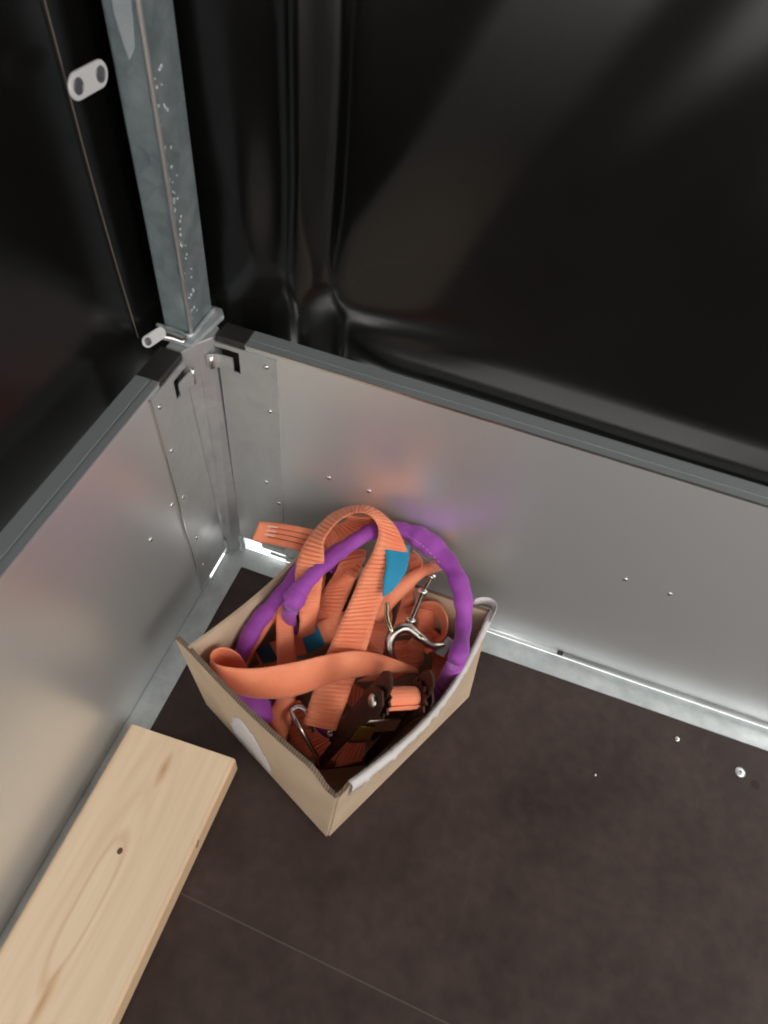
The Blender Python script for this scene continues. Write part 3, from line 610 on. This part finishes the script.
# stitching lines on the tail
A, B = sample_pair(RIB['tail'], 6)
for f in (.28, .5, .72):
    bm = newbm(); tube(bm, [a.lerp(b, f) + Vector((.0002, -.0006, .0016)) for a, b in zip(A[4:], B[4:])], .0005, 5); part('stitching', bm, DARKOR, S3, smooth=True)
bm = newbm(); a, b = A[3], B[3]; a2, b2 = A[6], B[6]
for f in (.2, .4, .6): prism(bm, [a.lerp(b, f) + Vector((0, 0, .0012)), a2.lerp(b2, f) + Vector((0, 0, .0012)), a2.lerp(b2, f + .07) + Vector((0, 0, .0012)), a.lerp(b, f + .07) + Vector((0, 0, .0012))], (0, -.0004, .0009))
part('printed_mark', bm, mat('faded_print', (.85, .55, .45), .7), S3)
# blue label folded over the edge of the broad strap
L = [Vector(p) for p in PTS['label']]
top, rgt, bot_, lft = L[0], L[1], L[5], L[7]
tow = Vector((.05, -.30, .62)).normalized() * .0036
st = [(L[0] + tow, L[1] + tow), (L[7] + tow, L[2] + tow), (L[6] + tow, L[3] + tow), (L[5] + tow, L[4] + tow)]
part('label', ribbon(st, ribbed=False, cols=6, thick=.0009), BLUE, S1, smooth=True)['label'] = 'bright blue sewn label'
# dark blue bands on the crossing strap
A, B = sample_pair(RIB['cross'], 8)
for i0, i1, mm in ((1, 9, NAVY), (16, 23, BLUE)):
    st = [(A[i] + Vector((0, -.0012, .0022)), B[i] + Vector((0, -.0012, .0022))) for i in range(i0, i1, 3)]
    part('label', ribbon(st, ribbed=False, cols=4, thick=.0008), mm, S6, smooth=True)

# purple round sling: closed tubular sleeve, gathered and flattened in places
P = catmull(TUBE['sling'] + TUBE['sling'][:1], 12)[:-1]; n = len(P)
bm = newbm(); seg = 20; rings = []; prev = None; uv = bm.loops.layers.uv.new('UVMap')
for i, p in enumerate(P):
    t = (P[(i + 1) % n] - P[i - 1]).normalized()
    if prev is None: a = t.cross(Vector((0, 0, 1))).normalized()
    else: a = (prev - t * prev.dot(t)).normalized()
    prev = a; b = t.cross(a); rings.append((p, a, b))
def frame_ring(i):
    p, a, b = rings[i]; f = i / n
    side = Vector((0, 0, 1)).cross((P[(i + 1) % n] - P[i - 1]).normalized())
    side = side.normalized() if side.length > .2 else a
    t = (P[(i + 1) % n] - P[i - 1]).normalized(); up = t.cross(side).normalized()
    r = .0088 * (1 + .10 * math.sin(i * .21) + .06 * math.sin(i * .63))
    if i < 10: r *= 1.18
    k = i / 12                       # station index
    widen = gauss(k - 8.4, 1.6) * .45 + gauss(k - 19.3, 1.8) * .6 + gauss(k - 15.5, 1.0) * .6
    vs = []
    for q in range(seg):
        an = 2 * math.pi * q / seg; wr_ = 1 + .05 * noise.noise(Vector((i * .22, q * 1.2, 0))) + .10 * noise.noise(Vector((i * .06, math.cos(an) * 1.5, math.sin(an) * 1.5)))
        vs.append(bm.verts.new(p + side * (math.cos(an) * r * (1 + widen) * wr_) + up * (math.sin(an) * r * .80 * wr_)))
    return vs
RR = [frame_ring(i) for i in range(n)]
for i in range(n):
    A_, B_ = RR[i], RR[(i + 1) % n]
    for q in range(seg):
        f = bm.faces.new((A_[q], A_[(q + 1) % seg], B_[(q + 1) % seg], B_[q]))
        for l, (uu, vv) in zip(f.loops, ((q, i), (q + 1, i), (q + 1, i + 1), (q, i + 1))): l[uv].uv = (uu / seg * 2, vv * .003)
c = sum((v for v in P), Vector()) / n; c.z = min(v.z for v in P)
SL = thing('round_sling', 'purple tubular lifting sling looped round the orange straps in the box', 'sling', c)
part('sleeve', bm, PURPLE, SL, smooth=True)
for key in ('stitch', 'stitchb'):
    pts = catmull(PTS[key], 10); bm = newbm()
    for i in range(0, len(pts) - 2, 2): tube(bm, pts[i:i + 2] if False else [pts[i], pts[i].lerp(pts[i + 1], .9)], .00045, 5)
    part('seam_stitching', bm, LILAC, SL, smooth=True)

# wire hook assembly at the upper right
def wire(name, pts, r, m, root, rfun=None, n=10): 
    bm = newbm(); tube(bm, catmull(pts, n), r, 10, rfun=rfun); return part(name, bm, m, root, smooth=True)
HK = thing('claw_hook', 'shiny steel claw hook with jointed rod inside the right half of the box', 'hook', Vector(PTS['hook_curve'][0]))
wire('rod', PTS['hook_rod'], .0032, HOOKM, HK)
for q in (0, 1, 3):
    p = Vector(PTS['hook_rod'][q]); d = (Vector(PTS['hook_rod'][min(q + 1, 4)]) - Vector(PTS['hook_rod'][q - 1 if q else 0])).normalized(); s = d.cross(Vector((0, 0, 1))).normalized()
    bm = newbm(); tube(bm, [p - s * .0052, p + s * .0052], .0037, 12); part('knuckle', bm, STEEL, HK, smooth=True)
wire('wire_arm', PTS['hook_wire'], .0026, ZINC, HK)
wire('claw', PTS['hook_curve'], .0046, HOOKM, HK, rfun=lambda i, n: .75 + .5 * math.sin(math.pi * i / n))
e = Vector(PTS['hook_curve'][-1])
bm = newbm(); prism(bm, [e + Vector(v) for v in ((-.006, -.010, -.004), (.004, -.012, -.004), (.010, .008, 0), (.001, .011, 0))], (0, -.0015, .004)); part('bracket', bm, GALV2, HK, bevel=.0008)
LH = thing('wire_hook', 'slim steel wire hook lying in the front left part of the box', 'hook', Vector(PTS['lowhook'][-1]))
wire('wire', PTS['lowhook'], .0026, HOOKM, LH)
p = Vector(PTS['lowhook'][0]); bm = newbm(); tube(bm, catmull([p, p + Vector((.006, .006, .002)), p + Vector((.016, .004, -.002)), p + Vector((.026, -.006, -.02))], 8), .0026, 10); part('wire_tip', bm, STEEL, LH, smooth=True)

# ratchet buckle, built in its own frame: X along the handle, Y across, Z up
o0 = Vector(PTS['rat'][0])
cr, cu, cv = Vector((.943, .319, .096)), Vector((-.312, .740, .596)), Vector((-.119, .591, -.798))
X = (cr * -130 + cu * -200 + cv * 165).normalized(); Yv = cr * 95 + cu * -12 + cv * 60; Yv = (Yv - X * Yv.dot(X)).normalized(); Z = X.cross(Yv).normalized()
if Z.dot(cv) > 0: Z = -Z; Yv = -Yv
RAT = thing('ratchet_buckle', 'dark bronzed steel ratchet buckle wedged in the front right of the box', 'ratchet', (0, 0, 0))
MR = Matrix((( X.x, Yv.x, Z.x), (X.y, Yv.y, Z.y), (X.z, Yv.z, Z.z))).to_4x4(); MR = MR @ Matrix.Scale(1.12, 4); MR.translation = o0; RAT.matrix_world = MR
W2 = .0215
def side(y, t, prof, nm, m=RUST):
    bm = newbm(); prism(bm, [(x, y - t / 2, z) for x, z in prof], (0, t, 0)); return obj(nm, bm, m, RAT, bevel=.0007)
frame = [(-.074, .002), (-.070, .010), (-.060, .013), (-.040, .013), (-.022, .007), (.010, .003), (.042, .000), (.047, -.006), (.040, -.010), (-.030, -.009), (-.066, -.008), (-.073, -.004)]
hand = [(-.062, .008), (-.056, .018), (-.044, .021), (-.030, .017), (-.010, .013), (.045, .012), (.066, .011), (.072, .006), (.066, .001), (.0, .001), (-.03, -.004), (-.055, -.002)]
for s in (-1, 1):
    side(s * W2, .0025, frame, 'frame_plate'); side(s * (W2 + .0040), .0025, hand, 'handle_plate')
    # toothed wheel
    bm = newbm(); T = []
    for k in range(26): a = 2 * math.pi * k / 26; r = .0165 if k % 2 else .0130; T.append((-.046 + r * math.cos(a), s * (W2 - .004), .006 + r * math.sin(a)))
    prism(bm, T, (0, s * .0022, 0)); obj('ratchet_wheel', bm, RUST, RAT)
    bm = newbm(); disc(bm, (-.046, s * (W2 + .0052), .008), (0, s, 0), .0062, .003); obj('bolt_head', bm, HOOKM, RAT, smooth=True)
def ybar(x, z, r, nm, m, w=W2 + .005, seg=12):
    bm = newbm(); tube(bm, [(x, -w, z), (x, w, z)], r, seg); return obj(nm, bm, m, RAT, smooth=True)
ybar(-.046, .006, .0045, 'spindle', HOOKM); ybar(.071, .006, .0042, 'handle_grip', REDBAR, W2 + .006); ybar(.040, -.009, .0035, 'frame_bar', HOOKM)
ybar(.071, .006, .0050, 'grip_end', HOOKM, .0)if False else None
bm = newbm(); prism(bm, [(-.010, -W2 - .003, .010), (.008, -W2 - .003, .013), (.010, -.004, .013), (-.006, -.004, .010)], (0, 0, .002)); obj('pawl', bm, BRASS, RAT, bevel=.0006)
bm = newbm(); prism(bm, [(-.012, -W2, .007), (.004, -W2, .009), (.004, W2, .009), (-.012, W2, .007)], (0, 0, .0018)); obj('pawl_plate', bm, HOOKM, RAT, bevel=.0005)
bm = newbm(); prism(bm, [(.018, -W2, -.012), (.036, -W2, -.012), (.036, W2, -.012), (.018, W2, -.012)], (0, 0, .002)); obj('base_plate', bm, REDBAR, RAT)
# webbing wound on the spindle
st = []
for k in range(46):
    a = k * .32; r = .0055 + .00010 * k; st.append(((-.046 + r * math.cos(a), -W2 + .0045, .006 + r * math.sin(a)), (-.046 + r * math.cos(a), W2 - .0045, .006 + r * math.sin(a))))
obj('wound_webbing', ribbon(st[10:], ribbed=True, period=.003, amp=.0002, cols=6, thick=.0014), ORANGE, RAT, smooth=True)
